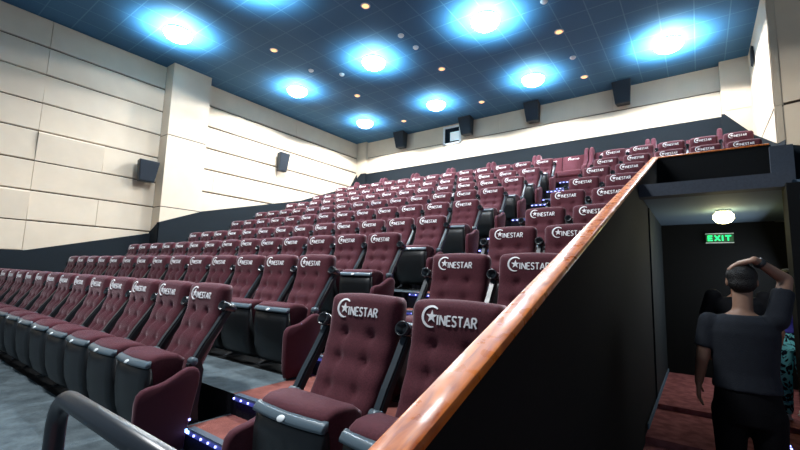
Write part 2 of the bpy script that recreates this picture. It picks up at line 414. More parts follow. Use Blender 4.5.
for j, y in enumerate(LY):
    for i, x in enumerate(LX):
        if j == 0 and i >= 2: vis = False
        else: vis = True
        if (i, j) in ((3, 1), (3, 0)): continue
        e = empty('floodlight', (x, y, CEIL), labs[(i, j)], 'ceiling light', 'floodlights in the ceiling')
        for nm, me in (('can', can), ('lens', lens)):
            c = bpy.data.objects.new(nm, me); C.objects.link(c); c.parent = e
        ld = bpy.data.lights.new('flood_beam', 'SPOT'); ld.energy = SPOT_W*({(0, 0): .22, (1, 0): .8, (0, 1): 1.35, (0, 2): 1.3, (1, 1): 1.15}.get((i, j), 1)); ld.color = (.97, .99, 1.0)
        ld.spot_size = R_(158); ld.spot_blend = .06; ld.shadow_soft_size = .18
        l = bpy.data.objects.new('flood_beam', ld); C.objects.link(l); l.parent = e; l.location = (0, 0, -.27)
        gd = bpy.data.lights.new('bloom_fill', 'SPOT'); gd.energy = GLOW_W*{(3, 2): 1.7, (2, 1): 1.5, (0, 0): 1.5, (1, 0): 1.3, (1, 1): 1.0, (2, 2): .8, (1, 2): .55, (0, 1): .7, (0, 2): .5}.get((i, j), 1); gd.color = (.45, .82, 1.0); gd.shadow_soft_size = .08; gd.spot_size = R_(150); gd.spot_blend = .6; gd.use_shadow = False  # added bodiless spot, washes the ceiling to imitate lens bloom around the lamp
        l = bpy.data.objects.new('bloom_fill', gd); C.objects.link(l); l.parent = e; l.location = (0, 0, -.50); l.rotation_euler = (pi, 0, 0)

for x, y in FRONT_FILL:
    e = empty('floodlight', (x, y, CEIL), 'added fill floodlight above the front of the hall, over the %s' % ('front seats' if x < -1 else 'wooden capping start'), 'ceiling light', 'floodlights in the ceiling')
    for nm, me in (('can', can), ('lens', lens)):
        c = bpy.data.objects.new(nm, me); C.objects.link(c); c.parent = e
    ld = bpy.data.lights.new('flood_beam', 'SPOT'); ld.energy = SPOT_W*2.3; ld.color = (.97, .99, 1.0)
    ld.spot_size = R_(150); ld.spot_blend = .3; ld.shadow_soft_size = .3
    l = bpy.data.objects.new('flood_beam', ld); C.objects.link(l); l.parent = e; l.location = (0, 0, -.27)

trimm = MB().loft(ring_prof(0, 0, 0, [(.075, .0), (.075, -.012), (.10, -.010), (.105, 0)])).mesh('trim_ring', M_FIX, True)
bulb = MB().loft(ring_prof(0, 0, 0, [(.078, -.004), (.06, -.02), (.02, -.028)])).mesh('lens', M_AMB, True)
amb = {(0,0): 'small amber downlight before the near floodlight on the left', (1,0): 'small amber downlight at the top edge of the picture',
       (0,1): 'small amber downlight between the two floodlights at the left', (1,1): 'small amber downlight in the middle of the ceiling', (2,1): 'small amber downlight right of the largest floodlight',
       (0,2): 'small amber downlight above the far left speaker', (1,2): 'small amber downlight above the second speaker', (2,2): 'small amber downlight nearest the rightmost speaker of the back wall'}
for i, x in enumerate((-8.65, -5.5, -2.36)):
    for j, y in enumerate((5.97, 9.18, 11.76)):
        if (i, j) not in amb: continue
        e = empty('amber_downlight', (x, y, CEIL), amb[(i, j)], 'ceiling light', 'amber downlights in the ceiling')
        for nm, me in (('trim_ring', trimm), ('lens', bulb)):
            c = bpy.data.objects.new(nm, me); C.objects.link(c); c.parent = e
det = MB().loft(ring_prof(0, 0, 0, [(.075, 0), (.075, -.02), (.055, -.045), (.02, -.05)])).mesh('smoke_detector', M_WHT, True)
for (x, y), lb in zip([(-5.5, 7.26), (-5.49, 7.88), (-8.64, 7.22), (-8.06, 7.87), (-2.32, 7.92), (-2.37, 10.5)],
                      ['smaller white ceiling disc left of the top centre floodlight', 'larger white ceiling disc between the middle and top centre floodlights', 'white ceiling disc nearest the left floodlight',
                       'white ceiling disc between the left and middle floodlights', 'white ceiling disc at the top edge right of centre', 'white ceiling disc between two amber lights at the right']):
    o = bpy.data.objects.new('smoke_detector', det); C.objects.link(o); o.location = (x, y, CEIL)
    tag(o, lb, 'smoke detector', 'white discs on the ceiling')

# ------------------------------------------------------------------ wall speakers
def speaker(loc, rz_, w, h, d, label, tilt=0, group=None):
    e = empty('wall_speaker', loc, label, 'speaker', group, rz_)
    mb = MB()
    # wider at the top front, narrowing to the bottom back
    top = [(-w/2, -d), (w/2, -d), (w/2*.8, 0), (-w/2*.8, 0)]
    bot = [(-w/2*.78, -d*.62), (w/2*.78, -d*.62), (w/2*.66, 0), (-w/2*.66, 0)]
    mb.loft([[(x, y, -h/2) for x, y in bot], [(x, y, h/2) for x, y in top]])
    mb.build('cabinet', M_DSP, e, bevel=.02)
    g = MB(); k = .9
    g.loft([[(x*k, y-.012*s, -h/2*k) for x, y, s in ((bot[0][0], bot[0][1]-.006, 1), (bot[1][0], bot[1][1]-.006, 1), (bot[1][0], bot[1][1]+.02, 0), (bot[0][0], bot[0][1]+.02, 0))],
            [(x*k, y-.012*s, h/2*k) for x, y, s in ((top[0][0], top[0][1]+.006, 1), (top[1][0], top[1][1]+.006, 1), (top[1][0], top[1][1]+.04, 0), (top[0][0], top[0][1]+.04, 0))]])
    g.build('grille', M_GRL, e)
    MB().box(-.05, .05, -.02, .12, -.12, .12).build('bracket', M_BLK, e)
    return e
M_DSP = mat('speaker_cabinet', (30, 38, 46), .6, .4); M_GRL = mat('speaker_grille', (36, 44, 54), .75, .3, noise=(300, .4))
# left wall: they face +x
speaker((-11.84, 4.46, 2.50), R_(90), .50, .56, .30, 'black speaker on the left wall right before the pillar', group='speakers on the left wall')
speaker((-11.86, 8.78, 3.80), R_(90), .42, .66, .26, 'black speaker on the left wall beyond the pillar', group='speakers on the left wall')
sp = ['leftmost dark speaker high on the back wall', 'dark speaker right beside the projection window in the back wall', 'third dark speaker from the left high on the back wall', 'rightmost dark speaker high on the back wall']
for x, lb in zip((-9.5, -6.55, -4.15, -1.55), sp):
    speaker((x, 12.94, 5.37), 0, .50, .62, .42, lb, group='speakers on the back wall')
speaker((1.215, 11.7, 5.15), R_(-90), .26, .42, .03, 'thin blue-lit speaker edge on the right wall above the back rows')

# projection window
e = empty('projection_window', (-7.27, 13.0, 5.24), 'square white-framed projection port in the back wall beside a speaker', 'projection window')
mb = MB(); w, h, t = .38, .36, .075
mb.box(-w, w, -.04, .02, h-t, h); mb.box(-w, w, -.04, .02, -h, -h+t); mb.box(-w, -w+t, -.04, .02, -h, h); mb.box(w-t, w, -.04, .02, -h, h)
mb.build('frame', M_WHT, e)
MB().box(-w+t, w-t, -.012, .0, -h+t, h-t).build('pane', mat('dark_glass', (14, 24, 34), .1, .6), e)
MB().box(-.08, w-t-.0, -.022, -.012, -h+t+.06, .12).build('lit_panel', mat('pale_port_light', (215, 230, 232), .6, .3, emit=(.8, .92, .95), estr=.35), e)

# ------------------------------------------------------------------ the cinema seat
def interp(x, xs, ys):
    if x <= xs[0]: return ys[0]
    for i in range(len(xs)-1):
        if x <= xs[i+1]:
            t = (x-xs[i])/(xs[i+1]-xs[i]); t = t*t*(3-2*t)*.35+t*.65
            return ys[i]+(ys[i+1]-ys[i])*t
    return ys[-1]
H0, H1 = .40, 1.105
def yc(h): return interp(h, [.40, .55, .66, .78, .90, 1.00, 1.06, 1.11], [-.225, -.170, -.118, -.058, -.020, -.004, 0.0, .004])
def hw(h):
    w = interp(h, [.40, .62, .85, 1.0, 1.1], [.212, .228, .242, .248, .247])
    return w
TUF = [(s*.095, h) for s in (-1, 1) for h in (.885, .755, .615, .48)]
def front_point(a, b):
    # a in -1..1 across, b in 0..1 upward
    h = H0+(H1-H0)*b
    hwv = hw(h)
    rc = .045
    dtop = (1-b)*(H1-H0)
    if dtop < rc: hwv -= rc-math.sqrt(max(0, rc*rc-(rc-dtop)**2))
    u = a*hwv
    hz = h-.014*(u/.25)**2*min(1, b*1.2)
    r = .05
    ds = (1-abs(a))*hwv; d = min(ds, dtop*.95)
    y = yc(h)
    if d < r: y += r-math.sqrt(max(0, r*r-(r-d)**2))
    for tu, th in TUF:
        q = ((u-tu)/.030)**2+((h-th)/.026)**2
        y += .022*math.exp(-q)
        # pleats that run down from each button
        if h > th-.10 and h < th: y += .006*math.exp(-((u-tu)/.014)**2)
    if h < .90:  # puffed cushions between the buttons
        y -= .010*abs(sin((h-.885)/.13*pi))*math.cos(min(abs(u), .25)/.25*pi/2)
    else:
        y -= .012*math.exp(-((h-1.0)/.07)**2)*(1-(abs(a))**4)
    return (u, y, hz)
def back_point(a, b, t=.105):
    x, y, z = front_point(a, b)
    return (x, yc(H0+(H1-H0)*b)+t, z)
def backrest_mesh():
    A = [-1, -.985, -.95, -.9, -.82]+[-.82+1.64*i/22 for i in range(1, 22)]+[.82, .9, .95, .985, 1]
    B = [i/30*.93 for i in range(31)]+[.95, .965, .98, .99, .997, 1]
    na, nb = len(A), len(B)
    V = [front_point(a, b) for b in B for a in A]; F = []
    for j in range(nb-1):
        for i in range(na-1): F.append((j*na+i, j*na+i+1, (j+1)*na+i+1, (j+1)*na+i))
    loop = [(0, i) for i in range(na)]+[(j, na-1) for j in range(1, nb)]+[(nb-1, i) for i in range(na-2, -1, -1)]+[(j, 0) for j in range(nb-2, 0, -1)]
    n0 = len(V)
    for j, i in loop: V.append(back_point(A[i]*.97, B[j]*.99+.003))
    n = len(loop)
    for k in range(n):
        a, b = loop[k], loop[(k+1) % n]
        F.append((a[0]*na+a[1], b[0]*na+b[1], n0+(k+1) % n, n0+k))
    F.append(tuple(range(n0, n0+n)))
    m = MB(); m.add(V, F)
    return m.mesh('backrest', M_FAB, True)
def shell_mesh():
    m = MB(); rings = []
    for k in range(15):
        h = .30+(1.06-.30)*k/14; w = hw(h)*.96; y = yc(max(h, .4))+(.0 if h >= .4 else -.0)
        rings.append([(-w, y+.085, h), (-w, y+.105, h), (-w*.6, y+.145, h), (0, y+.155, h), (w*.6, y+.145, h), (w, y+.105, h), (w, y+.085, h)])
    return m.loft(rings).mesh('back_shell', M_BLK, True)

def to_front(x, h, off):
    # nearest surface height of the headrest for a logo vertex
    a = x/hw(h); b = (h-H0)/(H1-H0)
    hz = h+.014*(x/.25)**2
    b = (hz-H0)/(H1-H0)
    return front_point(a, b)[1]-off
def logo_mesh():
    bm = bmesh.new()
    def poly(pts):
        f = bm.faces.new([bm.verts.new((p[0], 0, p[1])) for p in pts]); return f
    cx, cz = -.112, 1.020
    # crescent C
    n = 40; a0, a1 = R_(48), R_(292); out = []; inn = []
    for i in range(n+1):
        t = a0+(a1-a0)*i/n; th = .0055+.0075*sin(pi*i/n)
        out.append((cx+.053*cos(t), cz+.053*sin(t))); inn.append((cx+(.053-th)*cos(t), cz+(.053-th)*sin(t)))
    for i in range(n): poly([out[i], out[i+1], inn[i+1], inn[i]])
    # star
    st = []
    for i in range(10):
        r = .031 if i % 2 == 0 else .0125; t = pi/2+pi*i/5; st.append((cx+.005+r*cos(t), cz+r*sin(t)))
    for i in range(10): poly([(cx+.005, cz), st[i], st[(i+1) % 10]])
    # letters as strokes
    H = .044; W = .028; z0 = .985; x = -.077; t = .0074
    def seg(x0, y0, x1, y1):
        d = Vector((x1-x0, y1-y0)); L_ = d.length; d.normalize(); nn = Vector((-d.y, d.x))*t/2
        k = max(1, int(L_/.012))
        for q in range(k):
            p = Vector((x0, y0))+d*L_*q/k; p2 = Vector((x0, y0))+d*L_*(q+1)/k
            poly([p+nn, p-nn, p2-nn, p2+nn])
    GL = {'I': (.010, [(.5, 0, .5, 1)]), 'N': (.030, [(0, 0, 0, 1), (0, 1, 1, 0), (1, 0, 1, 1)]),
          'E': (.023, [(0, 0, 0, 1), (0, 1, 1, 1), (0, .52, .85, .52), (0, 0, 1, 0)]),
          'S': (.024, [(1, .9, .7, 1), (.7, 1, .25, 1), (.25, 1, .02, .78), (.02, .78, .25, .56), (.25, .56, .75, .46), (.75, .46, .98, .24), (.98, .24, .72, 0), (.72, 0, .25, 0), (.25, 0, 0, .12)]),
          'T': (.026, [(0, 1, 1, 1), (.5, 0, .5, 1)]), 'A': (.032, [(0, 0, .5, 1), (.5, 1, 1, 0), (.2, .33, .8, .33)]),
          'R': (.025, [(0, 0, 0, 1), (0, 1, .7, 1), (.7, 1, 1, .77), (1, .77, .7, .5), (.7, .5, 0, .5), (.45, .5, 1, 0)])}
    for ch in 'INESTAR':
        w, sg = GL[ch]
        for (xa, ya, xb, yb) in sg: seg(x+xa*w*.9, z0+ya*H, x+xb*w*.9, z0+yb*H)
        x += w*.9+.0092
    g = bmesh.ops.extrude_face_region(bm, geom=list(bm.faces))
    new = {v for v in g['geom'] if isinstance(v, bmesh.types.BMVert)}
    for v in bm.verts:
        v.co.y = to_front(v.co.x, v.co.z, .0045 if v in new else -.002)
    bmesh.ops.recalc_face_normals(bm, faces=bm.faces)
    me = bpy.data.meshes.new('logo'); bm.to_mesh(me); bm.free(); me.materials.append(M_LOGO)
    return me
def seat_cushion_mesh():
    # tipped-up cushion: its thick front roll is on top
    prof = [(-.455, .583), (-.446, .604), (-.405, .624), (-.340, .626), (-.265, .615), (-.215, .580), (-.225, .52), (-.222, .42), (-.235, .30), (-.265, .24), (-.33, .22), (-.39, .30), (-.43, .42), (-.450, .53)]
    m = MB(); W = .235; rings = []
    cy = sum(p[0] for p in prof)/len(prof); cz = .45
    for a, k in ((-1, .80), (-.985, .90), (-.95, .965), (-.88, 1), (-.5, 1.0), (0, 1.012), (.5, 1.0), (.88, 1), (.95, .965), (.985, .90), (1, .80)):
        bow = -.018*(1-a*a)
        rings.append([(a*W, cy+(y-cy)*k+bow*(1 if y < -.38 else .3), cz+(z-cz)*k) for y, z in prof])
    return m.loft(rings).mesh('seat', M_FAB, True)
def seat_shell_mesh():
    prof = [(-.452, .545), (-.470, .535), (-.480, .46), (-.478, .36), (-.462, .23), (-.43, .13), (-.37, .075), (-.29, .08), (-.30, .2), (-.38, .30), (-.43, .42)]
    m = MB(); W = .238; rings = []
    for a in (-1, -.96, -.7, -.35, 0, .35, .7, .96, 1):
        bow = -.022*(1-a*a); k = 0 if abs(a) < .97 else 1
        rings.append([(a*W, y+bow+.012*k, z) for y, z in prof])
    return m.loft(rings).mesh('seat_shell', M_SHELL, True)
def seat_edge_mesh():
    prof = [(-.446, .592), (-.468, .582), (-.484, .564), (-.485, .550), (-.466, .545), (-.446, .555)]
    m = MB(); W = .240; rings = []
    for a in (-1, -.97, -.7, -.35, 0, .35, .7, .97, 1):
        bow = -.022*(1-a*a)
        rings.append([(a*W, y+bow, z) for y, z in prof])
    return m.loft(rings).mesh('seat_edge', M_GREY, True)
def badge_mesh():
    m = MB(); rings = []
    for r, dy_ in ((1, .0), (1, -.004), (.9, -.006)):
        rings.append([(.024*r*cos(2*pi*i/16), -.504+dy_+.010*r*sin(2*pi*i/16), .568+.012*r*sin(2*pi*i/16)) for i in range(16)])
    return m.loft(rings).mesh('seat_badge', M_BADGE, True)
def arm_mesh(x):
    # arm folded up beside the backrest
    m = MB(); pts = [(-.175, .56), (-.115, .66), (-.045, .76), (.020, .86), (.068, .93)]
    rings = []
    for (y, z) in pts: rings.append([(x-.024, y-.022, z), (x+.024, y-.022, z), (x+.024, y+.03, z+.008), (x-.024, y+.03, z+.008)])
    m.loft(rings)
    me = m.mesh('armrest', M_BLK, False, bevel=.006)
    f = MB(); rings = []
    for (y, z) in pts[:-1]+[(.044, .89)]: rings.append([(x-.017, y-.028, z+.012), (x+.017, y-.028, z+.012), (x+.017, y-.018, z+.012), (x-.017, y-.018, z+.012)])
    f.loft(rings)
    return me, f.mesh('arm_pad', M_PAD, False)
def cup_mesh(x):
    m = MB(); d = Vector((0, -.94, .34)); c = Vector((x, .055, .922)); a = Vector((1, 0, 0)); b = d.cross(a)
    def rg(r, t): return [tuple(c+d*t+(a*cos(2*pi*i/20)+b*sin(2*pi*i/20))*r) for i in range(20)]
    m.loft([rg(.022, -.05), rg(.033, -.03), rg(.038, .03), rg(.039, .072), rg(.033, .072), rg(.030, .02), rg(.004, .02)])
    return m.mesh('cup_holder', M_CUP, True)
def hinge_mesh(x):
    m = MB(); m.tube((x-.028, -.195, .565), (x+.028, -.195, .565), .026)
    return m.mesh('hinge', M_GREY, True)
def stand_mesh(x):
    m = MB()
    m.prism([(-.36, .0), (-.36, .02), (-.27, .05), (-.24, .30), (-.23, .55), (-.15, .58), (-.12, .5), (-.14, .25), (-.12, .05), (-.06, .02), (-.06, 0)], 0, x-.02, x+.02)
    m.box(x-.035, x+.035, -.37, -.05, 0, .012)
    return m.mesh('stand', M_BLK)
def end_panel_mesh(x):
    pts = [(-.535, .015), (-.555, .08), (-.563, .20), (-.565, .36), (-.555, .41), (-.53, .437), (-.49, .45), (-.44, .456), (-.39, .468), (-.34, .492), (-.29, .520), (-.25, .537), (-.21, .537), (-.18, .520), (-.165, .49), (-.17, .42), (-.19, .32), (-.215, .2), (-.235, .1), (-.24, .015)]
    m = MB(); cy = -.38; cz = .25; rings = []
    for dx_, k in ((-.028, .93), (-.022, .985), (-.010, 1.0), (.010, 1.0), (.022, .985), (.028, .93)):
        rings.append([(x+dx_, cy+(y-cy)*(1-(1-k)*.9), cz+(z-cz)*k if z > .02 else z) for y, z in pts])
    return m.loft(rings).mesh('end_panel', M_FABD, True)
def led_mesh(x): return MB().box(x-.006, x+.002, -.228, -.216, .188, .199).mesh('aisle_light', M_LED)

me_back = backrest_mesh(); me_shell = shell_mesh(); me_logo = logo_mesh(); me_seat = seat_cushion_mesh()
me_sshell = seat_shell_mesh(); me_edge = seat_edge_mesh(); me_badge = badge_mesh()
side = {}
for s in (-1, 1):
    a, f = arm_mesh(s*.29); side[s] = (a, f, cup_mesh(s*.29), hinge_mesh(s*.29), stand_mesh(s*.29), end_panel_mesh(s*.335), led_mesh(s*.368))
def add(me, name, parent):
    o = bpy.data.objects.new(name, me); C.objects.link(o); o.parent = parent; return o
def make_seat(sides, panel=0):
    e = empty('cinema_seat', (0, 0, 0), 'seat', 'cinema seat')
    b = add(me_back, 'backrest', e); lg = add(me_logo, 'logo', b); lg['label'] = 'white star and lettering logo on the headrest'
    add(me_shell, 'back_shell', e); s = add(me_seat, 'seat', e); sh = add(me_sshell, 'seat_shell', e)
    ed = add(me_edge, 'seat_edge', e); bd = add(me_badge, 'seat_badge', ed); bd['label'] = 'small white oval number badge'
    for k in sides:
        ar = add(side[k][0], 'armrest', e); add(side[k][1], 'arm_pad', ar); add(side[k][2], 'cup_holder', ar); add(side[k][3], 'hinge', ar)
        add(side[k][4], 'stand', e)
    if panel:
        p = add(side[panel][5], 'end_panel', e); p['label'] = 'maroon upholstered side panel with a curved top'
        add(side[panel][6], 'aisle_light', p)
    return e
proto = make_seat((-1,)); proto_end = make_seat((-1, 1), 1); proto_start = make_seat((-1,), -1); proto_far = make_seat((-1,), -1); used = {}
def put(p, key, loc, label, group):
    o = p if key not in used else copy_tree(p)
    used[key] = 1; o.location = loc; o['label'] = label; o['group'] = group
XL0, XR0, P = -3.215, -1.532, .58
NL = [14, 14, 14, 13, 13, 14, 14, 14, 14]
rowname = lambda r: ['front', 'second', 'third', 'fourth', 'fifth', 'sixth', 'seventh', 'eighth', 'ninth'][r]
for r in range(9):
    y = Y0+TR*r; z = FZ[r]
    for i in range(NL[r]):
        x = XL0-P*i
        lab = 'maroon tufted seat, %s row of the left block, %s from the stairs' % (rowname(r), ORD[i])
        if i == 0: put(proto_end, 'end', (x, y, z), 'maroon tufted seat at the stairs end of the %s row, left block, with side panel' % rowname(r), 'cinema seats of the left block')
        elif i == NL[r]-1: put(proto_far, 'far', (x, y, z), lab, 'cinema seats of the left block')
        else: put(proto, 'mid', (x, y, z), lab, 'cinema seats of the left block')
    n = 2 if r < 7 else 5
    for i in range(n):
        x = XR0+P*i
        if i == 0: put(proto_start, 'start', (x, y, z), 'maroon tufted seat right of the stairs, %s row of the right block' % rowname(r), 'cinema seats of the right block')
        else:
            where = 'beside the wooden capping' if r < 7 else ORD[i]+' from the stairs'
            put(proto, 'mid', (x, y, z), 'maroon tufted seat, %s row of the right block, %s' % (rowname(r), where), 'cinema seats of the right block')

# ------------------------------------------------------------------ love seats of the last row
def make_sofa():
    e = empty('love_seat', (0, 0, 0), 'sofa', 'sofa')
    MB().box(-.62, .62, -.62, .05, .0, .30).build('base', M_FABD, e, bevel=.02)
    for s in (-1, 1):
        m = MB(); m.box(s*.31-.30, s*.31+.30, -.66, -.05, .30, .47)
        m.build('seat_cushion', M_FAB, e, smooth=True, bevel=.05, seg=4)
        m = MB(); x0, x1 = s*.31-.302, s*.31+.302
        rings = []
        for h, yf, yb in ((.42, -.13, .10), (.60, -.11, .12), (.80, -.07, .15), (.98, -.05, .16), (1.03, -.03, .15), (1.045, .02, .10)):
            rings.append([(x0, yf+.03, h), (x0+.04, yf, h), (x1-.04, yf, h), (x1, yf+.03, h), (x1, yb, h), (x0, yb, h)])
        bk = m.loft(rings).build('back_cushion', M_FAB, e, smooth=False)
        smooth_by_angle(bk, 50)
        lm = me_logo.copy()
        for v in lm.vertices: v.co.y = (-.058 if v.co.y < to_front(v.co.x, v.co.z, 0)+.001 else -.045)
        for v in lm.vertices: v.co.x += s*.31+.02; v.co.z -= .085
        lg = add(lm, 'logo', bk); lg['label'] = 'white star and lettering logo'
        m = MB(); xa = s*.675
        pts = [(-.55, .0), (-.58, .2), (-.58, .52), (-.52, .60), (-.40, .64), (-.28, .74), (-.20, .95), (-.15, 1.14), (-.08, 1.20), (.06, 1.20), (.14, 1.12), (.17, .9), (.17, .0)]
        rings = []
        for dx_, k in ((-.05, .93), (-.035, .985), (0, 1), (.035, .985), (.05, .93)):
            rings.append([(xa+dx_, -.2+(a+.2)*k, .6+(b-.6)*k if b > .01 else 0) for a, b in pts])
        smooth_by_angle(m.loft(rings).build('arm_wing', M_FABD, e), 50)
    return e
sofa = make_sofa()
sofalab = ['love seat in the last row, leftmost, in the far corner', 'love seat in the last row, second from the left wall', 'love seat in the last row, third from the left wall',
           'love seat in the last row, fourth from the left wall', 'love seat in the last row, fifth from the left wall', 'love seat in the last row, directly left of the stairs top',
           'wide maroon love seat in the last row, facing down the stairs', 'love seat in the last row, right of the stairs top', 'rightmost love seat of the last row']
# wings stand at these x positions
W = [-11.27, -9.81, -8.29, -6.82, -5.29, -3.82, -2.35, -.86, .61]
for i in range(len(W)-1):
    o = sofa if i == 0 else copy_tree(sofa)
    o.location = ((W[i]+W[i+1])/2, 12.15, FZ[9]); o['label'] = sofalab[i] if i < 5 else sofalab[i+1]; o['group'] = 'love seats of the last row'

# ------------------------------------------------------------------ stair lights
names = ['bottom step', 'floor edge of the second row']
for k, (y, z) in enumerate(STEPS):
    row = k//2+2
    where = ('blue-lit nosing of the half step below the %s row, on the stairs' if k % 2 == 0 else 'blue-lit nosing at the edge of the %s row, on the stairs') % (ORD[row-1])
    e = empty('step_light', (-2.368, y, z), where, 'step light', 'lit step edges on the stairs')
    MB().prism([(-.012, -.04), (-.012, .004), (.035, .004), (.035, -.0), (0, 0), (0, -.04)], 0, -.455, .455).build('nosing', M_STRIP, e)
    if k < 6:
        for i in range(11):
            MB().box(-.457+i*.088, -.446+i*.088, -.020, -.012, -.030, -.018).build('led', M_LED, e)
    else:
        m = MB()
        for i in range(11): m.box(-.46+i*.088, -.43+i*.088, -.020, -.012, -.032, -.018)
        m.build('led_row', M_LED, e)
    ld = bpy.data.lights.new('led_glow', 'AREA'); ld.shape = 'RECTANGLE'; ld.size = .9; ld.size_y = .02; ld.energy = .22; ld.color = (.12, .12, 1)
    l = bpy.data.objects.new('led_glow', ld); C.objects.link(l); l.parent = e; l.location = (0, -.03, -.03); l.rotation_euler = (R_(60), 0, 0)
o = MB().box(-2.89, -2.80, 1.485, 1.499, -1.105, -1.085).build('marker_light', M_LEDW)
tag(o, 'pale blue marker light at the left end of the bottom step', 'marker light')
# LED dots beside the passage floor
e = empty('floor_light_strip', (.66, 5.9, -1.64), 'short line of blue dots on the floor at the right of the passage', 'floor light')
MB().box(-.015, .015, -.42, .18, 0, .012).build('strip', M_STRIP, e)
for i in range(6): MB().box(-.008, .008, -.38+i*.09, -.35+i*.09, .012, .02).build('led', M_LED, e)

# ------------------------------------------------------------------ steel guard rail in the foreground
mb = MB(); ys = .40; zt = -.365
path = []
p_r = (-.15, ys, zt); cr = .09; xl = -1.47
path.append(Vector(p_r)); path.append(Vector((xl+cr, ys, zt)))
for i in range(1, 8):
    t = pi/2*i/7; path.append(Vector((xl+cr-cr*sin(t), ys, zt-cr+cr*cos(t))))
path.append(Vector((xl, ys, -1.222)))
rings = []; n = 20
for i, p in enumerate(path):
    d = (path[min(i+1, len(path)-1)]-path[max(i-1, 0)]).normalized(); b = Vector((0, 1, 0)); a = d.cross(b).normalized()
    rings.append([tuple(p+(a*cos(2*pi*j/n)+b*sin(2*pi*j/n))*.0245) for j in range(n)])
e = empty('guard_rail', (xl, ys, -1.222), 'black tubular steel guard rail in the foreground, bottom left', 'railing')
def off(rr): return [[(x-xl, y-ys, z+1.222) for x, y, z in r] for r in rr]
MB().loft(off(rings)).build('top_tube', M_STEEL, e, smooth=True)
MB().tube((0, 0, 0), (0, 0, .012), .06, n=24).build('foot_flange', M_STEEL, e)

# ------------------------------------------------------------------ passage fittings
e = empty('exit_sign', (.305, 8.80, .76), 'small green illuminated EXIT sign on the dark wall of the passage', 'sign')
MB().box(-.185, .185, -.05, -.0, -.075, .075).build('panel', M_EXITB, e)
fr = MB(); fr.box(-.19, .19, -.055, 0, .072, .082); fr.box(-.19, .19, -.055, 0, -.082, -.072); fr.build('frame', M_WHT, e)
lt = MB(); x = -.165
def st(x0, z0, x1, z1, t=.02):
    d = Vector((x1-x0, 0, z1-z0)).normalized(); nn = Vector((-d.z, 0, d.x))*t/2; a = Vector((x0, -.056, z0)); b = Vector((x1, -.056, z1)); q = Vector((0, .006, 0))
    lt.add([a+nn, a-nn, b-nn, b+nn, a+nn+q, a-nn+q, b-nn+q, b+nn+q], [(0,1,2,3),(4,7,6,5),(0,4,5,1),(1,5,6,2),(2,6,7,3),(3,7,4,0)])
h = .045
st(-.15, -h, -.15, h); st(-.16, h-.008, -.095, h-.008); st(-.16, 0, -.10, 0); st(-.16, -h+.008, -.095, -h+.008)
st(-.065, -h, .005, h); st(-.065, h, .005, -h)
st(.04, -h, .04, h)
st(.075, h-.008, .155, h-.008); st(.115, -h, .115, h)
lt.build('letters', M_EXITG, e)['label'] = 'glowing green letters reading EXIT'
e = empty('passage_lamp', (.31, 7.2, 1.02), 'glowing yellow lamp on the ceiling of the exit passage', 'lamp')
MB().loft(ring_prof(0, 0, 0, [(.09, 0), (.09, -.03), (.08, -.035)])).build('base', M_FIX, e, smooth=True)
MB().loft(ring_prof(0, 0, 0, [(.085, -.035), (.115, -.07), (.12, -.12), (.085, -.17), (.03, -.19), (.005, -.192)])).build('glass', M_YEL, e, smooth=True)
ld = bpy.data.lights.new('lamp_glow', 'POINT'); ld.energy = 7; ld.color = (1, .84, .38); ld.shadow_soft_size = .06
l = bpy.data.objects.new('lamp_glow', ld); C.objects.link(l); l.parent = e; l.location = (0, 0, -.30)
# light of the lobby falling into the far end of the passage from the right
ld = bpy.data.lights.new('lobby_light', 'AREA'); ld.shape = 'RECTANGLE'; ld.size = .9; ld.size_y = 1.2; ld.energy = 42; ld.color = (.85, .92, 1)
l = bpy.data.objects.new('lobby_light', ld); C.objects.link(l); l.location = (1.11, 7.9, .1); l.rotation_euler = (0, R_(75), 0)

# ------------------------------------------------------------------ people
def remeshed(mb, name, m, parent, voxel=.01, sm=6):
    me = mb.mesh(name+'_raw', m)
    o = bpy.data.objects.new(name, me); C.objects.link(o)
    md = o.modifiers.new('r', 'REMESH'); md.mode = 'VOXEL'; md.voxel_size = voxel; md.use_smooth_shade = True
    s = o.modifiers.new('s', 'SMOOTH'); s.iterations = sm; s.factor = .5
    dg = bpy.context.evaluated_depsgraph_get(); dg.update()
    new = bpy.data.meshes.new_from_object(o.evaluated_get(dg)); new.name = name
    o.modifiers.clear(); o.data = new
    if not new.materials: new.materials.append(m)
    for p in new.polygons: p.use_smooth = True
    o.parent = parent
    return o
def limb(mb, pts, n=14):
    # pts: (x,y,z,r) ; tapered chain with rounded joints
    for a, b in zip(pts, pts[1:]): mb.tube(a[:3], b[:3], a[3], b[3], n=n)
    for p in pts: mb.ell(p[:3], (p[3],)*3, 12, 8)
def torso(mb, rings):
    # (z, y, rx, ry, cx)
    n = 24; mb.loft([[(cx+rx*cos(2*pi*i/n), y+ry*sin(2*pi*i/n), z) for i in range(n)] for z, y, rx, ry, cx in rings])
